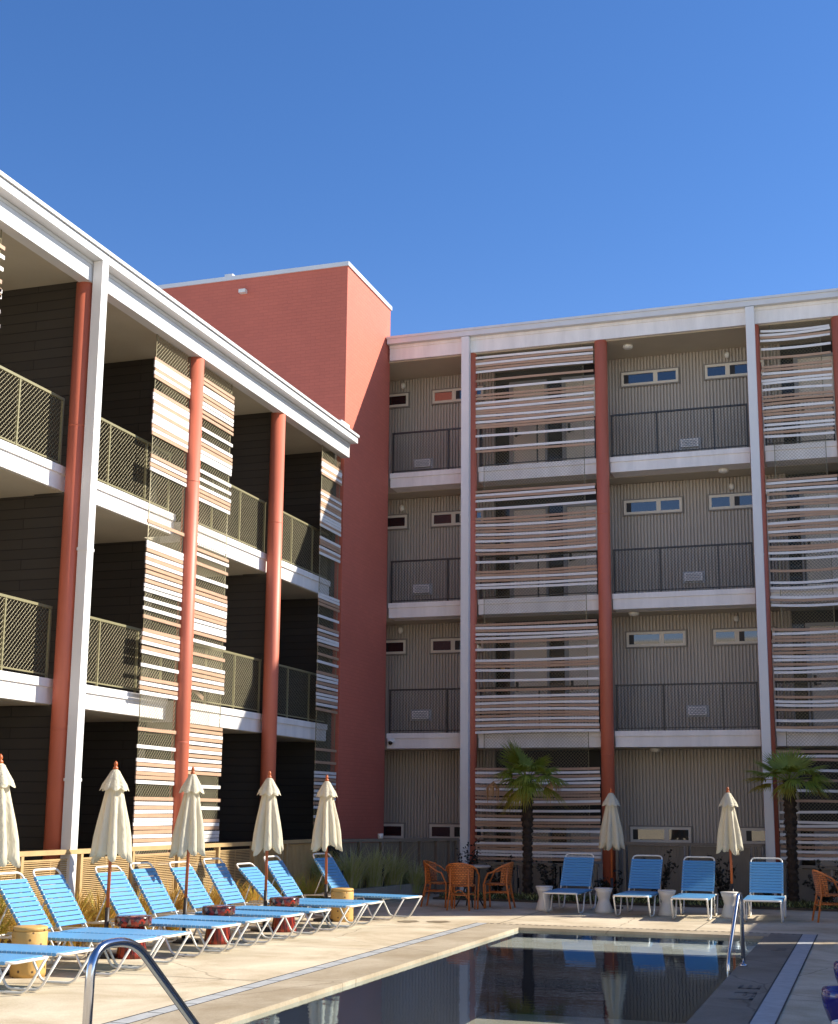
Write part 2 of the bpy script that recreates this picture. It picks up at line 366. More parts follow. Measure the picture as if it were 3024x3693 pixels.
# ------------------------------------------------------------------ left building
LB = empty('apartment_building', (-12, 17, LOW), 'three storey sunlit apartment wing with balconies and slat screens, left of the red tower', 'building')
XF, XB, XG = -10.45, -10.12, -9.95
for i, y in enumerate((12.35, 15.67, 19.0, 22.3)):
    MB().lathe([(.137,LOW),(.137,9.03)], -10.26, y, 24).lathe([(.1385,2.72),(.1385,2.735)], -10.26, y, 24).lathe([(.1385,6.92),(.1385,6.935)], -10.26, y, 24).build('column', M['red'], LB)
pp = MB(); pp.box(-10.10,XG-.003,15.58,15.74,LOW,9.32); pp.box(-10.11,XG+.004,15.57,15.75,5.15,5.19); pp.box(-10.11,XG+.004,15.57,15.75,2.05,2.09)
pp.build('downpipe', M['white'], LB)
for n in (1, 2):
    z = FL[n]
    for y0, y1 in ((8,15.72),(16.0,18.83),(19.35,22.42),(22.75,25.62)):
        f = MB(); f.box(-10.98,XF,y0,y1,z-.325,z-.003); f.box(-10.97,XF+.028,y0-.006,y1+.006,z-.10,z+.012)
        fo = f.build('floor_slab', M['fascia'], LB)
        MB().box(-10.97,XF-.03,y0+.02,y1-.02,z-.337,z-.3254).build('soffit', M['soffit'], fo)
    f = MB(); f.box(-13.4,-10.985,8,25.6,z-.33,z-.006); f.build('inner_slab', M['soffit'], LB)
    dark = dict(m=M['rail'], r1=.0033, r2=.0013)
    railing(LB, (-10.5,12.5), (-10.5,15.64), z, (.95,2.1,3.12), **dark)
    railing(LB, (-10.5,15.95), (-10.5,18.72), z, (.02,.92,2.0,2.75), **dark)
    railing(LB, (-10.5,19.42), (-10.5,22.35), z, (.02,.8,1.87,2.91), **dark)
    railing(LB, (-10.5,22.85), (-10.5,25.55), z, (.02,.74,1.78,2.68), **dark)
    for y in (14.1, 17.2, 20.9): MB().box(-11.9,-11.2,y,y+.22,z-.40,z-.338).build('ceiling_lamp', M['lampglass'], LB)
for y in (13.2, 17.1): MB().box(-11.9,-11.2,y,y+.22,9.085,9.146).build('ceiling_lamp', M['lampglass'], LB)
# roof with stepped gutter, beam and ceiling
rf = MB(); rf.box(-17,-10.14,8,25.64,9.335,9.44); ro = rf.build('roof', M['gutter'], LB)
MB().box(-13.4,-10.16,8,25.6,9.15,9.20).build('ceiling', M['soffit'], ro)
gt = MB(); gt.box(-10.135,XG,8,25.66,9.325,9.445); gt.box(-10.13,XG+.03,7.99,25.67,9.453,9.505); gt.box(-10.13,XG-.02,8.0,25.66,9.4452,9.4528)
gt.build('gutter', M['gutter'], LB)
bm = MB(); bm.box(-10.30,XB,8,25.62,9.02,9.322); bm.box(-10.115,XB+.012,8,25.62,9.27,9.32); bm.build('roof_beam', M['gutter'], LB)
MB().box(-10.95,-10.145,25.2,25.66,9.4402,9.74).build('flashing', M['fascia'], LB)
# cross walls of dark block
for (x1, y) in ((-10.47,15.78),(-11.04,19.08),(-10.5,22.5)):
    MB().box(-13.4,x1,y,y+.2,LOW,9.148).build('cross_wall', M['block'], LB)
MB().box(-13.4,-10.42,25.45,25.65,LOW,9.148).build('end_wall', M['block'], LB)
MB().box(-13.6,-13.402,8,25.64,LOW,9.33).build('back_wall', M['block'], LB)
# screens
sk = dict(ztop=9.03, zbot=.55, mesh_in=(.06,.06))
screen(LB, (-10.27,17.69), (-10.27,18.91), S2L, seed=2, **sk)
screen(LB, (-10.27,19.25), (-10.27,20.45), S2R, seed=3, **sk)
screen(LB, (-10.27,24.47), (-10.27,25.58), S3, seed=4, **sk)
screen(LB, (-10.27,12.55), (-10.27,13.77), 'B878 W866 W849 B832 W820 W812 ' + S2R[40:], seed=5, **sk)

MB().hexa([(-10.36,19.40,3.62),(-10.34,19.40,3.62),(-10.34,19.86,3.46),(-10.36,19.86,3.46),(-10.36,19.42,3.68),(-10.34,19.42,3.68),(-10.34,19.88,3.52),(-10.36,19.88,3.52)]).build('loose_slat', M['slatb'], LB)
# ------------------------------------------------------------------ tower
TW = empty('stair_tower', (-13.6, 27.1, LOW), 'tall windowless red painted brick tower in the courtyard corner', 'tower')
MB().box(-17,-10.28,25.72,28.5,LOW,13.38).build('brick_wall', M['brick'], TW)
MB().box(-17.03,-10.25,25.69,28.53,13.3802,13.475).build('coping', M['gutter'], TW)
MB().box(-12.84,-12.68,25.60,25.718,13.02,13.10).build('wall_lamp', M['lampglass'], TW)
MB().box(-13.3,-13.1,25.80,26.0,13.4752,13.58).build('roof_vent', M['gutter'], TW)

# ------------------------------------------------------------------ right building
RB = empty('apartment_building', (-5, 29.5, LOW), 'four storey shaded apartment block with grey corrugated galleries, right of the red tower', 'building')
YF, YB, YG, YW, XE = 28.62, 28.35, 28.20, 29.72, 5.4
K = (YW/30.3)
for x in (-8.29, -5.27, -1.96, -.19):
    MB().lathe([(.142,LOW),(.142,12.07)], x, 28.5, 24).lathe([(.1435,2.9),(.1435,2.915)], x, 28.5, 24).lathe([(.1435,8.1),(.1435,8.115)], x, 28.5, 24).build('column', M['red'], RB)
for x in (-8.345, -1.985):
    p = MB(); p.box(x-.09,x+.09,YG+.003,YG+.15,LOW,12.42)
    for z in (7.0, 2.2): p.box(x-.096,x+.096,YG-.003,YG+.156,z,z+.035)
    p.build('downpipe', M['white'], RB)
for n in (1, 2, 3):
    z = FL[n]
    for x0, x1 in ((-10.27,-8.44),(-8.14,-5.42),(-5.12,-2.12),(-1.80,-.34),(-.05,XE)):
        f = MB(); f.box(x0,x1,YF,YF+.5,z-.325,z-.003); f.box(x0-.006,x1+.006,YF-.028,YF+.49,z-.10,z+.012)
        f.build('floor_slab', M['fascia'], RB)
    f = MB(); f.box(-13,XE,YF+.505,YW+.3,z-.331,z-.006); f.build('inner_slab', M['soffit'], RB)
    for a, b, ps in ((-10.25,-8.46,(.02,1.37,1.77)),(-8.12,-5.44,(.02,1.34,2.66)),(-5.11,-2.14,(.02,1.02,2.25,2.95)),(-1.79,-.36,(.02,.7,1.41))):
        railing(RB, (a,YF+.05), (b,YF+.05), z, ps, M['iron'], .0024, .0020)
rf = MB(); rf.box(-10.25,XE,YB+.02,36,12.42,12.50)
x = -10.2
while x < XE: rf.box(x,x+.09,YG+.05,36,12.5002,12.635); x += .24
ro = rf.build('roof', M['gutter'], RB)
MB().box(-13,XE,YB+.10,YW+.3,12.05,12.10).build('ceiling', M['soffit'], ro)
g = MB(); g.box(-10.25,XE+.02,YG,YB+.015,12.435,12.555); g.box(-10.26,XE+.03,YG-.025,YB+.015,12.5552,12.61); g.build('gutter', M['gutter'], RB)
g = MB(); g.box(-10.23,XE,YB,YB+.18,12.07,12.434); g.box(-10.23,XE,YB-.02,YB+.17,12.36,12.4342); g.build('roof_beam', M['fascia'], RB)
# corrugated gallery wall, one run per storey, ribs as real folds
def corrugated(x0, x1, z0, z1):
    m = MB(); p = .074; d = .040; prof = []; x = x0
    while x < x1-1e-6:
        prof += [(x, 0), (x+.040, 0), (x+.048, d), (x+.066, d)]; x += p
    prof.append((x1, 0)); n = len(m.v)
    for (px, py) in prof:
        m.v += [(px, YW+py, z0), (px, YW+py, z1)]
    for i in range(len(prof)-1): m.face((n+2*i, n+2*i+2, n+2*i+3, n+2*i+1))
    return m
WX = lambda v: v*K
WZ = lambda v: 1.7+(v-1.7)*K
runs = ((-13,-8.06),(-5.45,-1.49),(-.17,XE-.26))
for z0, z1 in ((FL[3],12.05),(FL[2],9.06),(FL[1],6.02),(LOW,3.07)):
    for x0, x1 in runs: corrugated(x0, x1, z0, z1).build('corrugated_wall', M['metal_wall'], RB)
    # recessed entrances: near-black sheet painted for the unlit hall, sidelights, doors
    zf = z0 if z0 > 0 else -.95
    for x0, x1 in ((-8.06,-5.45),(-1.49,-.17)):
        b = MB(); b.box(x0-.5,min(x1+.5,XE),YW+.16,YW+.2,z0,z1); b.build('hall_dark_sheet', M['void'], RB)
    for dx0, dx1 in ((-7.71,-6.80),(-6.44,-5.50),(-1.19,-.29)):
        fr = MB(); t = zf+2.34
        fr.box(dx0,dx0+.09,YW+.02,YW+.158,zf,t); fr.box(dx1-.05,dx1,YW+.02,YW+.158,zf,t); fr.box(dx0+.0902,dx1-.0502,YW+.02,YW+.158,t-.07,t)
        do = MB().box(dx0+.092,dx1-.052,YW+.06,YW+.11,zf+.01,t-.072).build('door', M['door'], RB)
        h = MB(); hx = dx0+.16; h.box(hx-.03,hx+.03,YW+.045,YW+.06,zf+1.0,zf+1.22); h.tube([(hx,YW+.03,zf+1.03),(hx+.12,YW+.03,zf+1.03)], .012, 6); h.tube([(hx,YW+.06,zf+1.03),(hx,YW+.025,zf+1.03)],.012,6)
        h.build('handle', M['iron'], do); fr.build('door_frame', M['doorframe'], do)
    for sx0, sx1 in ((-8.04,-7.73),(-6.78,-6.46),(-1.48,-1.21)):
        MB().box(sx0,sx1,YW+.10,YW+.13,zf,zf+2.34).build('sidelight', M['sidelight'], RB)
    MB().box(-7.95,-7.85,YW+.085,YW+.099,zf+1.50,zf+1.60).build('door_plate', M['brass'], RB)
MB().box(-13,XE-.01,YW+.32,36,LOW,12.04).build('core_wall', M['void'], RB)
MB().box(XE-.25,XE+.01,28.36,36,LOW,12.06).build('end_wall', M['metal_wall'], RB)  # unseen end wall, put in to complete the block's cast shade
MB().box(-24,16,-22,-14,LOW,11).build('unseen_wing', mat('bounce_cream', (.72,.63,.48), .8), RB)  # unseen wing behind the camera, added to bounce light onto shaded walls
# windows: frame with two panes
def window(x0, x1, zc, h, split, left):
    w = MB(); y0 = YW-.045; z0, z1 = zc-h/2, zc+h/2; t = .055
    w.box(x0-.03,x1+.03,YW-.03,YW+.028,z0-.03,z1+.03,1)
    w.box(x0,x1,y0,YW-.0302,z0,z0+t); w.box(x0,x1,y0,YW-.0302,z1-t,z1)
    for a, b in ((x0,x0+t),(x0+split-.05,x0+split+.05),(x1-t,x1)): w.box(a,b,y0,YW-.0302,z0+t+.0005,z1-t-.0005)
    o = w.build('window', [M['wframe'], M['wtrim']], RB)
    for a, b in ((x0+t,x0+split-.05),(x0+split+.05,x1-t)):
        q = MB(); c_ = a+(b-a)*(.16 if b-a > .45 else .0)
        if c_ > a: q.box(a,c_,YW-.033,YW-.0301,z0+t,z1-t,1)  # black strip painted for the dark reveal at the pane's edge
        q.box(c_+.001,b,YW-.034,YW-.0301,z0+t,z1-t); q.build('pane', [M['pane'], M['void']], o)
for zc in (11.53, 8.50, 5.49, 1.25):
    for x0, x1, sp in ((-11.9,-10.22,1.12),(-9.60,-8.33,.54),(-5.02,-3.72,.78),(-3.12,-1.82,.50)):
        window(x0, x1, zc, .325, sp, 0)
for n in (1, 2, 3):
    z = FL[n]
    for x0 in (-3.70, -10.02):
        v = MB(); v.box(x0-.05,x0+.44,YW-.02,YW+.02,z+.36,z+.62,1); v.box(x0,x0+.39,YW-.10,YW-.0202,z+.40,z+.58)
        for k in range(4): v.box(x0+.03,x0+.36,YW-.106,YW-.1002,z+.425+k*.036,z+.445+k*.036,1)
        v.build('wall_vent', [M['fascia'], M['drain']], RB)
    for x in (-2.62, -10.35, -9.0)[:2]:
        MB().lathe([(.01,z+2.56),(.05,z+2.53),(.06,z+2.48),(.05,z+2.43),(.01,z+2.40)], x, YW-.05, 10).build('wall_lamp', M['lampglass'], RB)
for x, y, z in ((-4.72,28.85,12.05),(-2.72,29.0,9.07),(-4.75,29.1,6.02),(-4.35,29.1,3.07)):
    MB().lathe([(.11,z-.002),(.12,z-.03),(.10,z-.07),(.04,z-.09)], x, y, 14).build('ceiling_lamp', M['lampglass'], RB)
sc_ = MB(); sc_.lathe([(.075,3.29),(.08,3.24),(.07,3.20)], -10.17, YF-.03, 14); so = sc_.build('security_camera', M['white'], RB)
MB().lathe([(.055,3.235),(.058,3.21),(.04,3.165),(.01,3.15)], -10.17, YF-.055, 12).build('dome', M['dome'], so)
sk = dict(nrm=(0,-1,0), sag=.030, r1=.0022, r2=.0022)
screen(RB, (-8.17,28.45), (-5.43,28.45), SA, 12.05, .70, (.2,.24), seed=8, **sk)
screen(RB, (-1.80,28.45), (-.36,28.45), SB, 12.05, .80, (.2,.2), seed=9, **sk)
# unseen wing on the far right, added to throw shade across the water
WGX = 7.6
wg = MB(); wg.box(WGX+.26,WGX+8,12.0,36,LOW,5.8); wg.box(WGX,WGX+.25,12.0,23.80,LOW,7.0); wg.box(WGX,WGX+.25,24.16,36,LOW,7.0); wg.box(WGX,WGX+.25,23.8002,24.1598,LOW,6.0)  # parapet gap shaped to let a thin strip of sun through
wg.build('unseen_wing', M['metal_wall'], RB)

# ------------------------------------------------------------------ ground, deck, pool
s = MB(); s.quad((-400,-300,LOW),(400,-300,LOW),(400,600,LOW),(-400,600,LOW)); s.build('ground', M['ground'], kind='structure')
PX0, PX1, PY0, PY1 = -5.15, -1.52, 6.3, 20.2
d = MB()
def slab(x0, x1, y0, y1, z=0., zb=LOW): d.box(x0, x1, y0, y1, zb, z)
slab(-10.10,-5.95,-8,28.25); slab(-5.9495,-.8505,20.82,28.25); slab(-.85,6.3,-8,28.25); slab(-5.9495,-.8505,-8,5.7)
d.build('pool_deck', M['deck'], kind='structure')
j = MB()
for y in (9.5,12.9,16.3,19.7,23.1): j.quad((-10.0,y,.004),(-5.96,y,.004),(-5.96,y+.012,.004),(-10.0,y+.012,.004))
for x in (-8.7,-5.6,-2.6): j.quad((x,20.85,.004),(x+.012,20.85,.004),(x+.012,25.8,.004),(x,25.8,.004))
j.quad((-9.5,24.5,.004),(0,24.2,.004),(0,24.212,.004),(-9.5,24.512,.004))
for y in (10.5,13.5,16.5,19.5): j.quad((-.83,y,.004),(6,y,.004),(6,y+.012,.004),(-.83,y+.012,.004))
j.build('deck_joint', M['slot'], kind='structure')
c = MB()
c.box(-5.75,PX0+.03,5.7,20.2,-.07,.006); c.box(-5.75,-1.5,20.2005,20.80,-.07,.0065)
c.build('pool_coping', M['coping'], kind='structure')
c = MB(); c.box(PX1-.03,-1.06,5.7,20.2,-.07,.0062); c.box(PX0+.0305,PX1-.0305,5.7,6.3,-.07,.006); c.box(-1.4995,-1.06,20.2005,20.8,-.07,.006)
c.build('shade_coping', M['copingdark'], kind='structure')
c = MB()
c.box(-5.95,-5.7505,5.7,20.82,-.5,.003); c.box(-1.0595,-.8502,5.7,20.82,-.5,.004); c.box(-5.75,-1.06,20.8005,20.8198,-.5,.002)
y = 5.8
while y < 20.7: c.box(-5.93,-5.77,y,y+.008,.0032,.0046,1); y += .6
for xx in (-5.948,-5.768): c.box(xx,xx+.012,5.7,20.82,.0032,.0064,1)
x = -5.7
while x < -1.2: c.box(x,x+.05,20.70,20.74,.0067,.009,1); x += .1
for xx in (-1.068,-.858): c.box(xx,xx+.014,5.7,20.82,.0042,.0075,1)
c.build('drain_channel', [M['drain'], M['slot']], kind='structure')
b = MB(); b.box(PX0,PX1,PY0,PY1,-1.5,-1.4); b.box(PX0-.3,PX0,PY0,PY1,-1.4,-.0705); b.box(PX1,PX1+.3,PY0,PY1,-1.4,-.0705); b.box(PX0-.3,PX1+.3,PY0-.3,PY0-.0002,-1.4,-.0705); b.box(PX0-.3,PX1+.3,PY1+.0002,PY1+.3,-1.4,-.0705)
b.build('pool_basin', M['basin'], kind='structure')
b = MB(); b.box(PX0+.002,PX1-.002,18.62,PY1-.002,-1.4,-.1502,1); b.box(PX0+.002,PX1-.002,18.62,PY1-.002,-.15,-.13); b.build('pool_ledge', [M['ledge'], M['basin']], kind='structure')
w = MB(); w.quad((PX0,PY0,-.035),(PX1,PY0,-.035),(PX1,PY1,-.035),(PX0,PY1,-.035)); w.build('water', M['water'], kind='structure')
# depth marker set into the coping, read from the water
def letters(mb, text, y, x0, x1, wid, z):
    G = {'3': [(0,0,1,.16),(0,.42,1,.58),(0,.84,1,1),(.8,0,1,1)], 'F': [(0,0,.22,1),(0,.84,1,1),(0,.44,.8,.6)], 'T': [(.38,0,.62,1),(0,.84,1,1)], '4': [(0,.42,.2,1),(0,.35,1,.5),(.7,0,.9,1)]}
    for ch in text:
        for (a, b_, c_, e) in G.get(ch, []):
            ya, yb = y-a*wid, y-c_*wid; xa, xb = x0+(x1-x0)*b_, x0+(x1-x0)*e
            mb.box(xa, xb, yb, ya, z, z+.002)
        y -= wid*1.25 if ch != ' ' else wid*.7
l = MB(); letters(l, '3 FT', 14.45, -1.36, -1.15, .30, .0066); letters(l, '4', 18.45, -1.32, -1.14, .30, .0066)
l.build('depth_marker', M['mark'], kind='structure')
# planting bed along the building
bed = MB(); bed.box(-8.3,6.2,25.9,28.0,.003,.04); bed.build('planting_bed', M['earth'], kind='structure')
gc = MB()
for i in range(5200):
    x = R.uniform(-8.2,2); y = 25.88 + abs(R.gauss(0,.55)); 
    if y > 27.9: continue
    a = R.uniform(0,2*pi); h = R.uniform(.03,.12); L_ = R.uniform(.04,.10); dx, dy = cos(a)*L_, sin(a)*L_
    gc.tri((x,y,.03),(x+dx*.4-dy*.25,y+dy*.4+dx*.25,.04+h*.6),(x+dx,y+dy,.04+h), 0 if R.random() < .7 else 1)
gc.build('ground_cover', [M['cover'], M['grass']], kind='stuff')

# ------------------------------------------------------------------ guard fences round the deck
def fence_run(name, A, B, posts, ztop, label, m, panel, solid_from=None):
    A = Vector((*A,0)); B = Vector((*B,0)); U = (B-A).normalized(); W = (B-A).length; Nn = Vector((U.y,-U.x,0))
    o = empty(name, tuple((A+B)/2), label, 'fence')
    Z = lambda z: Vector((0,0,z))
    t = MB(); d = Nn*.05
    t.hexa([A-d+Z(ztop-.06), B-d+Z(ztop-.06), B+d+Z(ztop-.06), A+d+Z(ztop-.06), A-d+Z(ztop), B-d+Z(ztop), B+d+Z(ztop), A+d+Z(ztop)])
    t.build('top_rail', m, o)
    for p in posts:
        q = MB(); P = A+U*p; e = U*.028; dd = Nn*.045
        q.hexa([P-e-dd-Z(.4), P+e-dd-Z(.4), P+e+dd-Z(.4), P-e+dd-Z(.4), P-e-dd+Z(ztop-.0605), P+e-dd+Z(ztop-.0605), P+e+dd+Z(ztop-.0605), P-e+dd+Z(ztop-.0605)]); q.build('post', m, o)
    for i in range(len(posts)-1):
        a, b = posts[i]+.07, posts[i+1]-.07; k = MB()
        if panel == 'louver' and (solid_from is None or posts[i] < solid_from):
            z = .10
            while z < ztop-.13:
                k.tube([A+U*a+Z(z), A+U*b+Z(z)], .0085, 4, 0, True, False); z += .0255
            for u in (a+.005, (a+b)/2, b-.005): k.bar(A+U*u+Z(.09), A+U*u+Z(ztop-.13), .014)
            k.bar(A+U*a+Z(ztop-.125), A+U*b+Z(ztop-.125), .022); k.bar(A+U*a+Z(.08), A+U*b+Z(.08), .022)
        else:
            e = Nn*.006
            k.hexa([A+U*a-e+Z(.03), A+U*b-e+Z(.03), A+U*b+e+Z(.03), A+U*a+e+Z(.03), A+U*a-e+Z(ztop-.07), A+U*b-e+Z(ztop-.07), A+U*b+e+Z(ztop-.07), A+U*a+e+Z(ztop-.07)])
            for u in [a+.02+.06*q for q in range(int((b-a)/.06))]:
                k.bar(A+U*u+Nn*.012+Z(.05), A+U*u+Nn*.012+Z(ztop-.09), .012)
        k.build('panel', m, o)
    return o
fence_run('guard_fence', (-10.0,9.0), (-10.0,23.95), [.2+1.335*i for i in range(1,11)]+[14.91], 1.17, 'long sunlit tan metal fence with see-through panels behind the row of loungers', M['fence'], 'louver', 12.2)
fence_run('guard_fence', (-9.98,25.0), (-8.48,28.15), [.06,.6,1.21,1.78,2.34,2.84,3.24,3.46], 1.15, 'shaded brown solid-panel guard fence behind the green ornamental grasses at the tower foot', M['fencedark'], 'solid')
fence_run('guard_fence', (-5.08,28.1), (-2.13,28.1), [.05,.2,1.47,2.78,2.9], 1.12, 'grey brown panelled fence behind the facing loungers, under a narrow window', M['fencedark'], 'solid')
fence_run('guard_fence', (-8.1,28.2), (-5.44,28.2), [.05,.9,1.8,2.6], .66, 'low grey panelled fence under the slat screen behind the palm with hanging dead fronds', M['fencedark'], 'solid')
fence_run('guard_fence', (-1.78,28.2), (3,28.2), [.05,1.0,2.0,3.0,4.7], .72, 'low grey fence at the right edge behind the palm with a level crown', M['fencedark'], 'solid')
gt_ = empty('gate', (-10.0,24.45,0), 'brown metal gate with a black latch box between the tan fence and the brown fence', 'gate')
g = MB(); g.box(-10.02,-9.98,24.02,24.08,.05,1.12); g.box(-10.02,-9.98,24.86,24.92,.05,1.12); g.box(-10.02,-9.98,24.081,24.859,1.06,1.12); g.box(-10.02,-9.98,24.081,24.859,.05,.11); g.box(-10.02,-9.98,24.081,24.859,.55,.60)
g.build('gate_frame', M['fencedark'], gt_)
g = MB(); y = 24.12
while y < 24.85: g.box(-10.008,-9.992,y,y+.05,.111,1.059); y += .075
g.build('gate_panel', M['fence'], gt_)
MB().box(-9.979,-9.90,24.78,24.93,.82,1.10).build('latch', M['black'], gt_)
MB().box(-9.979,-9.93,24.1,24.77,.93,1.02).build('latch_bar', M['black'], gt_)
# planter wall
pl = MB()
pl.hexa([(-9.42,23.2,0),(-9.28,23.2,0),(-8.68,26.3,0),(-8.82,26.3,0),(-9.42,23.2,.26),(-9.28,23.2,.26),(-8.68,26.3,.29),(-8.82,26.3,.29)])
pl.hexa([(-9.2,26.16,0),(-8.83,26.16,0),(-8.83,26.30,0),(-9.2,26.30,0),(-9.2,26.16,.285),(-8.83,26.16,.285),(-8.83,26.30,.285),(-9.2,26.30,.285)])
tag(pl.build('planter_wall', M['pulp'], o=(-9,25,0)), 'low pale concrete planter wall in front of the green ornamental grasses', 'planter')
MB().hexa([(-9.95,23.1,0),(-9.42,23.2,0),(-8.83,26.15,0),(-9.4,26.15,0),(-9.95,23.1,.2),(-9.42,23.2,.2),(-8.83,26.15,.2),(-9.4,26.15,.2)]).build('planter_soil', M['earth'], kind='structure')

# ------------------------------------------------------------------ plants
def tuft(mb, n, h, spread, droop, w, seed, mixp=.25):
    rr = random.Random(seed)
    for i in range(n):
        a = rr.uniform(0,2*pi); r0 = abs(rr.gauss(0,.09)); hh = h*rr.uniform(.55,1.08); sp = spread*rr.uniform(.2,1.1); dr = droop*rr.uniform(.4,1.4)
        x0, y0 = r0*cos(a), r0*sin(a); a += rr.uniform(-.4,.4); ww = w*rr.uniform(.7,1.3); mi = 1 if rr.random() < mixp else 0
        pts = []
        for k in range(5):
            t = k/4; pts.append((x0+cos(a)*sp*t**1.5, y0+sin(a)*sp*t**1.5, hh*(t-dr*t**3)))
        px, py = -sin(a)*ww, cos(a)*ww; b = len(mb.v)
        for k, p in enumerate(pts):
            q = 1-(k/4)**2*.9; mb.v += [(p[0]-px*q, p[1]-py*q, p[2]), (p[0]+px*q, p[1]+py*q, p[2])]
        for k in range(4): mb.face((b+2*k, b+2*k+1, b+2*k+3, b+2*k+2), mi)
big = [(-9.72,23.75,.20,1.0,'tall green ornamental grass nearest the gate, leftmost of the planter'),(-9.42,24.35,.2,1.12,'tallest green ornamental grass behind the black stake, second from the gate'),(-9.2,25.0,.2,1.05,'broad arching green ornamental grass in the middle of the concrete planter'),
       (-9.05,25.65,.2,1.05,'green ornamental grass with pale arching stems near the end of the planter wall'),(-8.78,26.15,.1,.85,'green ornamental grass spilling over the right end of the concrete planter')]
for i, (x, y, z, h, lb) in enumerate(big):
    m = MB(); tuft(m, 420, h, .72, .42, .006, 100+i, .35)
    o = m.build('ornamental_grass', [M['grass'], M['grassp']]); o.location = (x,y,z); tag(o, lb, 'grass plant', 'ornamental grasses in the concrete planter')
gold = [(-9.5,12.6,.62,'fresh yellow green grass tuft left of the first whole lounger'),(-9.66,13.45,1.0,'tall yellow green grass tuft growing up past the louvred fence panel at the left'),(-9.58,14.3,.62,'dry golden grass tuft between the first pair of loungers and the fence'),(-9.6,15.15,.72,'dry golden grass tuft left of the second umbrella pole'),(-9.62,15.85,.66,'dry golden grass tuft behind the second umbrella pole'),
        (-9.6,16.85,.60,'dry golden grass tuft behind the second pair of loungers'),(-9.6,17.7,.66,'dry golden grass tuft behind the third umbrella pole'),(-9.6,18.7,.58,'dry golden grass tuft behind the third pair of loungers'),(-9.6,19.6,.62,'dry golden grass tuft left of the fourth umbrella pole'),(-9.6,20.6,.55,'dry golden grass tuft between the fourth umbrella and the solid fence panel'),(-9.55,21.7,.62,'bright yellow grass tuft behind the fifth umbrella pole'),(-9.5,22.5,.58,'yellow green grass tuft next to the gate')]
for i, (x, y, h, lb) in enumerate(gold):
    m = MB(); tuft(m, 460, h*1.3, .58, .40, .007, 200+i, .65 if i in (0,1,10,11) else .22)
    o = m.build('dry_grass', [M['dry'], M['dry2']]); o.location = (x,y,.0); tag(o, lb, 'grass plant', 'dry golden grasses along the fence')

def palm(x, y, H_, crown_z, lean, seed, label, dead):
    rr = random.Random(seed); o = empty('palm_tree', (x,y,.03), label, 'palm tree', 'palms in front of the slat screens')
    t = MB(); prof = []; n = 60
    for i in range(n+1):
        z = .03+(H_-.03)*i/n; r = .085+.012*sin(i*2.1)+.018*((i % 3) == 0) + (.02 if z > H_*.62 else 0)
        prof.append((r, z))
    t.lathe(prof, x, y, 14, fn=lambda i, a, r, z: (r*(1+.16*sin(5*a+i*1.7)+.1*sin(9*a-i*2.9)), z))
    for i in range(150):   # fibrous leaf bases
        z = rr.uniform(.15,H_); a = rr.uniform(0,2*pi); r = .09; L_ = rr.uniform(.04,.11)
        p = Vector((x+r*cos(a), y+r*sin(a), z)); q = p+Vector((cos(a)*L_*.5, sin(a)*L_*.5, L_)); s_ = Vector((-sin(a),cos(a),0))*.022
        t.tri(p-s_, p+s_, q)
    t.build('trunk', M['bark'], o)
    def fan(mb, yaw, el, pet, rad, mi, span, folds, drp):
        d = Vector((cos(yaw)*cos(el), sin(yaw)*cos(el), sin(el))); s0 = Vector((x,y,H_-.03)); side = Vector((-sin(yaw),cos(yaw),0)); up = side.cross(d)*-1
        if up.z < 0: up = -up
        hub = s0 + d*pet + Vector((0,0,-.10*pet*pet)); mb.tube([s0, s0+d*pet*.5+Vector((0,0,.02)), hub], [.013,.009,.007], 5, mi)
        for k in range(folds):
            u = (k/(folds-1)-.5)*2; an = u*span; L_ = rad*(1-.22*abs(u)**2)*rr.uniform(.88,1.08)
            dd = (d*cos(an)+side*sin(an)); w = .020*rad/.5
            wd = (d*-sin(an)+side*cos(an)); pts = []
            for q in range(5):
                tt = q/4; sag = drp*L_*(tt**2.2)*rr.uniform(.8,1.2)
                pts.append(hub + dd*L_*tt + Vector((0,0,-sag)) + up*(.02*(k % 2)))
            b = len(mb.v); ws = (.25,1,.95,.55,.05)
            for q in range(5):
                mb.v += [tuple(pts[q]-wd*w*ws[q]), tuple(pts[q]+up*.006*ws[q]), tuple(pts[q]+wd*w*ws[q])]
            for q in range(4):
                e = b+3*q; mb.face((e,e+1,e+4,e+3), mi, False); mb.face((e+1,e+2,e+5,e+4), mi, False)
    c_ = MB()
    for (yaw, el, pet, rad, mi, drp) in lean:
        fan(c_, math.radians(yaw), math.radians(el), pet, rad, mi, 1.25, 25, drp)
    c_.build('crown', [M['frond'], M['frond2']], o)
    for (yaw, el, pet, rad) in dead:
        dm = MB(); d = Vector((cos(math.radians(yaw))*cos(math.radians(el)), sin(math.radians(yaw))*cos(math.radians(el)), sin(math.radians(el)))); s0 = Vector((x,y,H_-.12)); hub = s0+d*pet
        dm.tube([s0, s0+d*pet*.6+Vector((0,0,.05)), hub], .007, 5)
        for k in range(30):
            a = rr.uniform(0,2*pi); L_ = rad*rr.uniform(.5,1.1); e = Vector((cos(a)*.28*L_, sin(a)*.28*L_, -L_)); wv = Vector((-sin(a),cos(a),0))*.014
            m1 = hub+Vector((e.x*1.2, e.y*1.2, e.z*.35+.03)); dm.quad(hub-wv*.5, hub+wv*.5, m1+wv, m1-wv); dm.tri(m1-wv, m1+wv, hub+e)
        dm.build('dead_frond', M['deadfrond'], o)
    return o
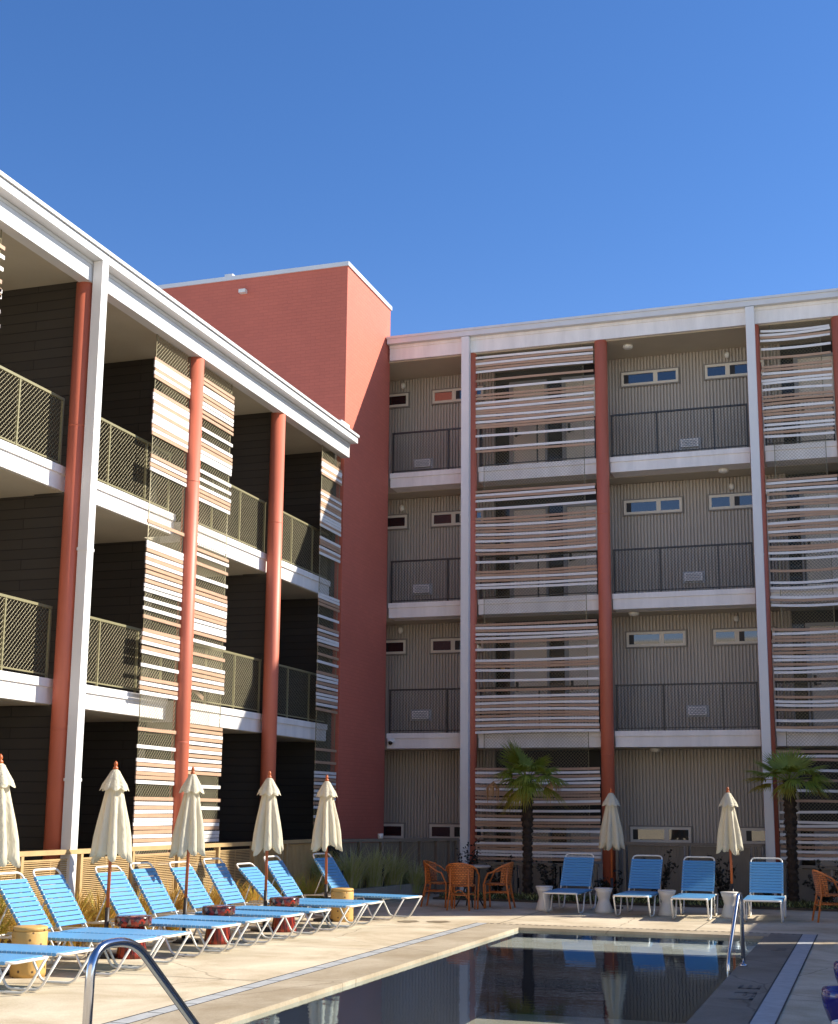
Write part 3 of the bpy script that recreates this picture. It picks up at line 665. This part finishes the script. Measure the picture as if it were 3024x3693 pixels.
P1 = [(200,66,.42,.60,0,.05),(150,58,.42,.6,0,.08),(175,72,.35,.6,0,.05),(180,40,.32,.52,0,.15),(120,50,.3,.5,0,.1),(-20,50,.35,.5,0,.25),(10,30,.38,.52,0,.45),(-50,35,.35,.5,0,.5),(-90,45,.3,.48,0,.6),(-120,30,.32,.5,0,.55),(-75,15,.3,.48,0,.7),
      (-30,12,.42,.5,0,.6),(20,8,.45,.5,0,.55),(50,30,.3,.5,0,.3),(90,40,.3,.5,0,.3),(-150,20,.34,.5,0,.5),(-105,5,.22,.45,0,.8),(160,5,.3,.48,0,.5),(-10,-18,.42,.5,1,.5),(195,-30,.30,.46,1,.6),(-100,-35,.28,.42,1,.6),(-60,-12,.25,.44,0,.7),(215,-45,.36,.42,1,.5)]
palm(-6.64,26.95,2.36,2.4,P1,11,'palm with two hanging dead tan fronds, in front of the wide slat screen', [(178,6,.72,.50),(3,10,.52,.50)])
P2 = [(180,20,.42,.52,0,.2),(165,35,.35,.52,0,.1),(200,8,.45,.5,1,.25),(150,50,.3,.5,0,.05),(110,60,.3,.5,0,.05),(70,62,.3,.5,0,.05),(40,48,.32,.5,0,.1),(15,30,.42,.5,0,.3),(-10,14,.45,.48,0,.55),(-40,28,.38,.48,0,.5),(-80,40,.3,.48,0,.5),(-110,30,.32,.48,0,.5),(-140,20,.35,.5,0,.4),
      (25,8,.42,.46,0,.5),(-70,8,.3,.45,0,.7),(-160,-5,.36,.48,1,.35),(0,-12,.34,.46,1,.4),(-100,-10,.25,.4,1,.7),(90,45,.3,.48,0,.2),(-25,2,.4,.45,0,.7)]
palm(-1.50,26.95,2.34,2.4,P2,12,'palm with a flat level crown and no dead fronds, in front of the right downpipe', [])

def shrub(x, y, h, w, seed, label):
    rr = random.Random(seed); o = empty('shrub', (x,y,.03), label, 'shrub', 'dark shrubs in the bed'); st = MB(); lf = MB()
    for i in range(9):
        a = rr.uniform(0,2*pi); L_ = h*rr.uniform(.55,1.05); p0 = Vector((x,y,.03)); p1 = p0+Vector((cos(a)*w*.25,sin(a)*w*.2,L_*.5)); p2 = p0+Vector((cos(a)*w*rr.uniform(.4,.9),sin(a)*w*.6,L_))
        st.tube([p0,p1,p2],[.008,.006,.003],4)
        for k in range(34):
            t = rr.uniform(.2,1); p = p0.lerp(p1,t*2) if t < .5 else p1.lerp(p2,t*2-1); p = p+Vector((rr.gauss(0,.03),rr.gauss(0,.03),rr.gauss(0,.02)))
            d = Vector((rr.gauss(0,1),rr.gauss(0,1),rr.gauss(.2,.7))).normalized()*rr.uniform(.05,.10); s_ = d.cross(Vector((rr.gauss(0,1),rr.gauss(0,1),rr.gauss(0,1)))).normalized()*.022
            lf.quad(p, p+d*.5+s_, p+d, p+d*.5-s_)
    st.build('stem', M['bark'], o); lf.build('foliage', M['leaf'], o)
for i, a in enumerate(((-7.25,26.9,.75,.5,'dark leafy shrub left of the foot of the palm with dead fronds'),(-6.1,26.8,.70,.5,'dark leafy shrub right of the palm with dead fronds'),(-8.0,27.3,1.1,.35,'thin dark shrub with a spray of leaves against the left downpipe'),(-3.95,26.5,.95,.45,'dark shrub with an upright sprig between the second and third facing loungers'),(-4.9,26.7,.55,.4,'small dark shrub by the red column behind the facing umbrella'),(-2.75,26.5,1.0,.35,'narrow tall dark shrub behind the facing umbrella at right'),(-1.95,26.7,.7,.4,'dark shrub left of the palm with the flat crown'),(-.9,26.6,.8,.6,'dark shrub right of the palm with the flat crown'),(-.25,26.5,.75,.6,'dark shrub behind the wicker chair at the right edge'))):
    shrub(*a[:4], 300+i, a[4])

# ------------------------------------------------------------------ loungers
def make_lounger(top_ang=54, lbl='', name='sun_lounger'):
    """local: foot end at x=0, head toward +x, width along y"""
    o = empty(name, (0,0,0), lbl, 'sun lounger', 'blue strap sun loungers round the pool')
    zs, hw, hx = .350, .285, 1.33; T = .0135
    f = MB()
    f.tube(arc([(1.92,-hw,zs-.02),(1.3,-hw,zs),(0,-hw,zs),(0,hw,zs),(1.3,hw,zs),(1.92,hw,zs-.02)], .07), T, 8)
    for x in (.42, .95, 1.45, 1.9): f.tube([(x,-hw,zs-.03),(x,hw,zs-.03)], .009, 6)
    f.build('frame', M['tubewhite'], o)
    for sy in (-1, 1):
        f = MB(); f.tube(arc([(.035,sy*hw,zs-.01),(.24,sy*hw,.018),(.60,sy*hw,.018),(.78,sy*hw,zs-.015)], .07), T, 8); f.build('leg', M['tubewhite'], o)
        f = MB(); f.tube(arc([(1.22,sy*hw,zs-.01),(1.36,sy*hw,.018),(1.70,sy*hw,.018),(1.90,sy*hw,zs-.03)], .07), T, 8); f.build('leg', M['tubewhite'], o)
    a = math.radians(top_ang); ux, uz = cos(a), sin(a); BL = .78
    P = lambda d, y, n=0: (hx+ux*d-uz*n, y, zs+.01+uz*d+ux*n)
    f = MB(); bw = hw-.025
    f.tube(arc([P(0,-bw),P(BL,-bw),P(BL,bw),P(0,bw)], .085, 6), T, 8)
    f.build('back_frame', M['tubewhite'], o)
    f = MB()
    for sy in (-1,1): f.tube([P(.42,sy*bw*.9), (hx+.42,sy*bw*.9,zs-.03)], .010, 6)
    f.build('back_strut', M['tubewhite'], o)
    s_ = MB(); x = .075
    while x < hx-.05:
        w = .0475; z0, z1 = zs-.0165, zs+.0165
        s_.hexa([(x,-hw-.017,z0),(x+w,-hw-.017,z0),(x+w,-hw+.05,z0+.008),(x,-hw+.05,z0+.008),(x,-hw-.017,z1-.004),(x+w,-hw-.017,z1-.004),(x+w,-hw+.05,z1),(x,-hw+.05,z1)])
        s_.box(x,x+w,-hw+.0505,hw-.0505,z0+.02,z1)
        s_.hexa([(x,hw-.05,z0+.008),(x+w,hw-.05,z0+.008),(x+w,hw+.017,z0),(x,hw+.017,z0),(x,hw-.05,z1),(x+w,hw-.05,z1),(x+w,hw+.017,z1-.004),(x,hw+.017,z1-.004)])
        x += .0545
    s_.build('seat', M['strap'], o)
    s_ = MB(); d = .055
    while d < BL-.11:
        w = .0475
        for y0, y1, n0 in ((-bw-.016,-bw+.045,-.016),(-bw+.0455,bw-.0455,.004),(bw-.045,bw+.016,-.016)):
            s_.hexa([P(d,y0,n0),P(d+w,y0,n0),P(d+w,y1,n0),P(d,y1,n0),P(d,y0,.017),P(d+w,y0,.017),P(d+w,y1,.017),P(d,y1,.017)])
        d += .0585
    s_.build('backrest', M['strap'], o)
    return o
L0 = make_lounger(54); L1 = make_lounger(50); L2 = make_lounger(44); L3 = make_lounger(56.5)
used = set()
def put(proto, x, y, rot, label):
    o = proto if proto.name not in used else copy_tree(proto)
    used.add(proto.name); o.location = (x,y,0); o.rotation_euler = (0,0,math.radians(rot)); o['label'] = label; return o
LEFT = [(-7.27,10.85,180,L0,'sun lounger at the lower left corner showing only its foot end'),
 (-7.27,11.65,180,L0,'sun lounger with only its foot half in view, second from the lower left corner'),
 (-7.27,12.98,181,L0,'sun lounger just right of the left ochre table, backrest nearly all in view'),
 (-7.27,13.63,180,L3,'sun lounger left of the second umbrella pole, behind the near steel handrail'),
 (-7.29,14.90,176,L0,'sun lounger right of the second umbrella pole, behind the nearest red table'),
 (-7.27,15.73,179,L3,'sun lounger left of the third umbrella pole, before the fence panel showing slats'),
 (-7.24,16.72,178,L0,'sun lounger just right of the third umbrella pole, beside the middle red mosaic table'),
 (-7.21,17.60,178,L3,'sun lounger left of the fourth umbrella pole, with an upright backrest'),
 (-7.15,18.80,178,L2,'sun lounger right of the fourth umbrella pole with the lowest backrest'),
 (-7.12,19.48,178,L0,'sun lounger left of the fifth umbrella pole, beside the farther ochre table'),
 (-7.02,20.95,170,L0,'sun lounger at the far end of the row, its backrest shaded, by the planter')]
for x, y, rt, pr, lb in LEFT: put(pr, x, y, rt, lb)
for x, y, rt, lb in [(-5.13,23.06,90.5,'facing sun lounger nearest the wicker dining set'),(-3.88,22.80,89.5,'facing sun lounger right of the red column and its umbrella'),(-2.89,22.53,91,'facing sun lounger left of the right facing umbrella, between two white stools'),(-1.74,22.5,91.3,'facing sun lounger behind the far handrail, below the white downpipe')]:
    put(L1, x, y, rt, lb)
put(L0, -.20, 9.93, -30, 'sun lounger cut off at the lower right corner below the blue pot')

# ------------------------------------------------------------------ umbrellas
def make_umbrella(seed):
    rr = random.Random(seed); o = empty('patio_umbrella', (0,0,0), '', 'umbrella', 'closed cream umbrellas round the pool')
    MB().tube([(0,0,.5),(0,0,2.12)], .021, 10).build('pole', M['wood'], o)
    b = MB(); b.tube([(0,0,.03),(0,0,.56)], .027, 10); b.lathe([(.20,.0),(.20,.03),(.05,.05)],0,0,16); b.build('stand', M['sleeve'], o)
    f = MB(); f.lathe([(.012,2.15),(.030,2.165),(.030,2.185),(.014,2.20),(.024,2.215),(.020,2.24),(.006,2.262)],0,0,12); f.build('finial', M['wood'], o)
    ph = rr.uniform(0,6); amp = [rr.uniform(.45,1.6) for _ in range(8)]; off = rr.uniform(-.02,.02)
    def fold(i, a, r, z):
        k = int((a/(2*pi)*8) % 8); s_ = abs(sin(4*a+ph)); t = max(0,(2.1-z))/1.0
        rr_ = r*(1 + (.46*s_-.26)*min(1,t*1.8)*amp[k] + .05*sin(a+ph)*t)
        zz = z - (.09*s_*amp[k] if i >= 11 else 0)
        return rr_, zz
    prof = [(.03,2.16)] + [(.055+.155*(t**.9), 2.14-.95*t) for t in [i/11 for i in range(12)]] + [(.175,1.20)]
    c_ = MB(); c_.lathe(prof, 0, 0, 64, fn=fold, cap=False); c_.build('canopy', M['canvas'], o)
    def fold2(i, a, r, z):
        s_ = abs(sin(4*a+ph)); return r*(1+(.24*s_-.12)*(i/4)), z-(.04*s_ if i == 4 else 0)
    c_ = MB(); c_.lathe([(.022,2.165),(.06,2.125),(.10,2.05),(.135,1.985),(.158,1.945)], 0, 0, 64, fn=fold2, cap=False); c_.build('vent_flap', M['canvas'], o)
    return o
U = [make_umbrella(s) for s in (21,22,23,24,25)]
for i, (x, y, lb) in enumerate([(-8.74,12.32,'closed cream umbrella cut off by the left edge of the photo'),(-8.58,14.27,'closed cream umbrella in front of the dark ground-floor wall right of the white downpipe'),(-8.60,16.22,'closed cream umbrella in front of the sunlit slat screens and middle column'),(-8.36,18.2,'closed cream umbrella in front of the third red column, behind the far red table'),(-8.23,20.2,'closed cream umbrella in front of the dark end wall beside the red tower'),(-4.58,24.95,'closed cream umbrella in front of the red column behind the facing loungers'),(-2.34,24.0,'closed cream umbrella in front of the grey corrugated wall left of the right downpipe')]):
    p = U[i % 5]; o = p if i < 5 else copy_tree(p); s_ = 1.0 if i < 5 else .955
    o.location = (x,y,0); o.rotation_euler = (math.radians((.9,-.7,1.0,-.4,.8,-.5,.5)[i]), math.radians((-.6,.8,.3,-.9,.7,.1,-.4)[i]), i*.9); o.scale = (1,1,s_); o['label'] = lb

# ------------------------------------------------------------------ small tables, stools, pots
def drum(name, loc, label, prof_top, prof_body, mt, mb_, cat, group):
    o = empty(name, loc, label, cat, group)
    if prof_top: MB().lathe([(r,z+loc[2]) for r, z in prof_top], loc[0], loc[1], 28).build('table_top', mt, o)
    MB().lathe([(r,z+loc[2]) for r, z in prof_body], loc[0], loc[1], 28).build('body', mb_, o)
    return o
RT, RBd = [(.19,.362),(.212,.372),(.215,.455),(.205,.472),(.01,.475)], [(.185,0),(.175,.06),(.15,.2),(.135,.361)]
for x, y, lb in ((-8.26,14.33,'red glazed side table with a mosaic rim, nearest the camera, under the second umbrella'),(-8.12,16.25,'red glazed side table with a mosaic rim, the middle one, under the third umbrella'),(-8.06,18.2,'red glazed side table with a mosaic rim, the farthest, under the fourth umbrella')):
    drum('side_table', (x,y,0), lb, RT, RBd, M['mosaic'], M['glaze'], 'side table', 'red mosaic side tables')
YTp, YBd = [(.175,.456),(.178,.49),(.165,.50),(.01,.50)], [(.178,0),(.180,.05),(.176,.25),(.180,.44),(.172,.455)]
for x, y, lb in ((-8.32,12.36,'pitted ochre drum table at the left, beside the cut-off loungers'),(-7.98,20.25,'pitted ochre drum table at the far end of the lounger row, below the fifth umbrella')):
    drum('side_table', (x,y,0), lb, YTp, YBd, M['ochre'], M['ochre'], 'side table', 'ochre side tables')
WB = [(.150,0),(.155,.02),(.135,.10),(.100,.20),(.098,.23),(.125,.33),(.152,.395)]; WT = [(.152,.3955),(.156,.41),(.148,.42),(.01,.42)]
for x, y, lb in ((-5.60,23.95,'white hourglass stool left of the first facing lounger'),(-4.52,23.85,'white hourglass stool at the foot of the red column, under the left facing umbrella'),(-3.40,23.65,'white hourglass stool between the two middle facing loungers'),(-2.35,23.62,'white hourglass stool under the right facing umbrella, behind the far handrail')):
    drum('side_table', (x,y,0), lb, WT, WB, M['ceramic'], M['ceramic'], 'stool', 'white hourglass stools')
for x, y, k, lb in ((-.30,11.75,.66,'dark cobalt glazed bowl pot at the lower right edge, the nearer one'),(-.26,13.8,.66,'dark cobalt glazed bowl pot at the right edge, farther from the camera')):
    o = empty('planter_bowl', (x,y,0), lb, 'pot', 'cobalt bowls')
    MB().lathe([(.10*k,0),(.11*k,.01),(.19*k,.09),(.245*k,.19),(.262*k,.27),(.255*k,.32),(.24*k,.335),(.225*k,.33),(.23*k,.28)], x, y, 32, cap=True).build('bowl', M['blue'], o)
    m = MB(); m.lathe([(.01,.29),(.228*k,.288)], x, y, 24); m.build('soil', M['earth'], o)

# ------------------------------------------------------------------ handrails
def hand(name, pts, r, label, base):
    o = empty(name, (pts[0][0],pts[0][1],0), label, 'handrail', 'steel pool handrails')
    MB().tube(arc(pts, .16, 8), r, 12).build('rail', M['chrome'], o)
    MB().lathe([(r*2,.006),(r*2,.02),(r*1.1,.035)], base[0], base[1], 14).build('escutcheon', M['chrome'], o)
hand('pool_handrail', [(-3.77,6.12,0),(-3.76,6.13,1.02),(-3.74,6.50,1.02),(-3.72,7.75,.10),(-3.72,7.76,-.3)], .0245, 'polished steel pool handrail in the left foreground', (-3.77,6.12))
hand('pool_handrail', [(-1.485,16.2,0),(-1.485,16.2,.80),(-1.50,16.02,.81),(-1.575,15.40,.12),(-1.575,15.46,-.3)], .023, 'polished steel pool handrail at the far right side of the pool', (-1.485,16.2))

# ------------------------------------------------------------------ wicker dining set
def make_chair():
    """local: front toward +y"""
    o = empty('wicker_chair', (0,0,0), '', 'chair', 'orange wicker chairs')
    s_ = MB(); n = 20; b = len(s_.v)
    prof = []
    for i in range(n):
        a = 2*pi*i/n; prof.append((.235*cos(a)*(1.05-.08*sin(a)), .225*sin(a)))
    for z in (.405, .435):
        s_.v += [(x,y,z) for x, y in prof]
    s_.face(tuple(range(n-1,-1,-1))); s_.face(tuple(range(n,2*n)))
    for i in range(n): s_.face((i,(i+1) % n,n+(i+1) % n,n+i), 0, True)
    s_.build('seat', M['weave'], o)
    bk = MB(); nu, nv = 14, 8; b = len(bk.v)
    for sgn in (0, .016):
        for j in range(nv+1):
            for i in range(nu+1):
                a = math.radians(-90-68+136*i/nu); t = j/nv; r = .215+.035*t+sgn
                bk.v.append((r*cos(a)*1.02, r*sin(a)-.02*t, .44+.33*t+.03*t*cos((i/nu-.5)*pi)))
    m = (nu+1)*(nv+1)
    for j in range(nv):
        for i in range(nu):
            q = b+j*(nu+1)+i; bk.face((q,q+nu+1,q+nu+2,q+1), 0, True); bk.face((q+m,q+m+1,q+m+nu+2,q+m+nu+1), 0, True)
    bk.build('backrest', M['weave'], o)
    f = MB(); pts = []
    for i in range(17):
        a = math.radians(-90-100+200*i/16); c_ = cos((i/16-.5)*pi*1.0)
        pts.append((.265*cos(a)*1.04, .255*sin(a)-.01, .64+.165*max(0,c_)**.8))
    f.tube([(-.235,.20,.0),(-.245,.215,.42),(-.275,.13,.615)]+pts[::-1][0:0]+[p for p in pts]+[(.275,.13,.615),(.245,.215,.42),(.235,.20,0)], .0165, 8)
    f.build('arm_frame', M['rattan'], o)
    for sx in (-1,1):
        f = MB(); f.tube([(sx*.165,-.20,.72),(sx*.165,-.19,.42),(sx*.20,-.27,0)], .0165, 8); f.build('leg', M['rattan'], o)
        f = MB(); f.tube([(sx*.185,.19,0),(sx*.19,.195,.42)], .013, 8); f.build('leg', M['rattan'], o)
    f = MB()
    for (p, q) in (((-.17,-.22,.26),(.17,-.22,.26)),((-.19,.19,.26),(.19,.19,.26)),((-.19,.19,.28),(-.175,-.22,.28)),((.19,.19,.28),(.175,-.22,.28))): f.tube([p,q], .010, 6)
    f.tube(arc([(-.18,-.215,.18),(0,-.2,.40),(.18,-.215,.18)], .15), .009, 6)
    f.build('stretcher', M['rattan'], o)
    return o
CH = make_chair()
for i, (x, y, rt, lb) in enumerate([(-7.60,24.05,-88,'orange wicker armchair on the left side of the stone table'),(-6.97,23.45,2,'orange wicker armchair with its woven back to the pool, in front of the stone table'),(-6.50,24.15,93,'orange wicker armchair on the right side of the stone table'),(-.72,23.45,-75,'orange wicker armchair cut off by the right edge of the photo')]):
    o = CH if i == 0 else copy_tree(CH); o.location = (x,y,0); o.rotation_euler = (0,0,math.radians(rt)); o['label'] = lb
T = empty('dining_table', (-7.02,24.1,0), 'round stone-topped dining table with dark iron legs among the wicker chairs', 'table')
MB().lathe([(.36,.705),(.385,.715),(.385,.735),(.37,.742),(.01,.742)], -7.02, 24.1, 36).build('table_top', M['stone'], T)
for k in range(4):
    a = k*pi/2+.5; m = MB(); m.tube(arc([(-7.02+.10*cos(a),24.1+.10*sin(a),.704),(-7.02+.06*cos(a),24.1+.06*sin(a),.35),(-7.02+.26*cos(a),24.1+.26*sin(a),.015)], .2), .014, 6); m.build('leg', M['iron'], T)
# loose bits
tag(MB().tube([(-9.22,23.55,.2),(-9.30,23.55,.62)], .028, 8).build('garden_stake', M['black'], o=(-9.25,23.55,.2)), 'black leaning stake at the left end of the planter grasses', 'stake')
tag(MB().tube([(-8.98,24.9,.2),(-8.98,24.9,.70)], .024, 8).build('garden_stake', M['black'], o=(-8.98,24.9,.2)), 'upright black stake among the middle planter grasses', 'stake')
tag(MB().lathe([(.045,1.1515),(.055,1.16),(.058,1.25),(.05,1.252)], -9.47, 26.07, 12).build('cup', M['lampglass'], o=(-9.47,26.07,1.15)), 'small white cup left on the top rail of the brown fence', 'cup')
st = MB()
for cx, cy, a, b in ((-7.0,20.6,.16,.22),(-6.55,20.75,.18,.2)):
    n = len(st.v); st.v += [(cx+a*cos(2*pi*k/18)*(1+.15*sin(k*2.2)), cy+b*sin(2*pi*k/18)*(1+.15*cos(k*1.7)), .0045) for k in range(18)]; st.face(tuple(range(n,n+18)))
st.build('deck_stain', mat('damp_stain', (.20,.15,.09), .7), kind='structure')
d2 = MB()
for k in range(3):
    cx, cy = ((-.35,17.2),(-.1,22.9),(-.2,20.2))[k]; d2.box(cx-.12,cx+.16,cy-.02,cy+.02,.0005,.006)
d2.build('deck_drain_slot', M['slot'], kind='structure')

# ------------------------------------------------------------------ light, sky, camera
SUN = Vector((1.9, 1.0, 1.40)).normalized()
el = math.asin(SUN.z); az = math.atan2(SUN.x, SUN.y)
w = bpy.data.worlds.new('World'); bpy.context.scene.world = w; w.use_nodes = True
N = w.node_tree.nodes; L = w.node_tree.links; bg = N['Background']
sky = N.new('ShaderNodeTexSky'); sky.sky_type = 'NISHITA'; sky.sun_disc = False; sky.sun_elevation = el; sky.sun_rotation = az
sky.air_density = 1.0; sky.dust_density = .3; sky.ozone_density = 2.5
tint = N.new('ShaderNodeMixRGB'); tint.blend_type = 'MULTIPLY'; tint.inputs['Fac'].default_value = 1; tint.inputs['Color2'].default_value = (.265,.425,.635,1)
L.new(sky.outputs[0], tint.inputs['Color1']); # pale haze added low over the horizon to fill the shaded walls
gz = N.new('ShaderNodeTexCoord'); sz = N.new('ShaderNodeSeparateXYZ'); L.new(gz.outputs['Generated'], sz.inputs[0])
iv = N.new('ShaderNodeMath'); iv.operation = 'SUBTRACT'; iv.use_clamp = True; iv.inputs[0].default_value = 1; L.new(sz.outputs['Z'], iv.inputs[1])
pw = N.new('ShaderNodeMath'); pw.operation = 'POWER'; pw.inputs[1].default_value = 10; L.new(iv.outputs[0], pw.inputs[0])
hz = N.new('ShaderNodeMixRGB'); hz.blend_type = 'ADD'; hz.inputs['Color2'].default_value = (6.5,6.0,5.3,1); L.new(pw.outputs[0], hz.inputs['Fac']); L.new(tint.outputs['Color'], hz.inputs['Color1'])
L.new(hz.outputs['Color'], bg.inputs['Color']); bg.inputs['Strength'].default_value = .105
sl = bpy.data.lights.new('sun', 'SUN'); sl.energy = 3.3; sl.angle = math.radians(.53); sl.color = (1,.93,.81)
so = bpy.data.objects.new('sun', sl); C.objects.link(so); so.rotation_euler = SUN.to_track_quat('Z', 'Y').to_euler(); so.location = (20,20,30)
cd = bpy.data.cameras.new('camera'); co = bpy.data.objects.new('camera', cd); C.objects.link(co)
cd.sensor_fit = 'HORIZONTAL'; cd.sensor_width = 36; cd.lens = 57.774; cd.shift_y = (2016-1846.5)/3024; cd.clip_start = .1; cd.clip_end = 3000
r_, u_, f_ = Vector((.949,.315,.0087)), Vector((.05,-.1777,.9828)), Vector((-.3112,.9323,.1844))
f_.normalize(); r_ = (r_-f_*r_.dot(f_)).normalized(); u_ = r_.cross(f_)
co.matrix_world = Matrix(((r_.x,u_.x,-f_.x,0),(r_.y,u_.y,-f_.y,0),(r_.z,u_.z,-f_.z,1.7),(0,0,0,1)))
S = bpy.context.scene; S.camera = co
S.view_settings.view_transform = 'Standard'; S.view_settings.look = 'None'; S.view_settings.gamma = 1; S.view_settings.exposure = 1.47
S.cycles.max_bounces = 8; S.cycles.transparent_max_bounces = 12; S.cycles.use_denoising = True
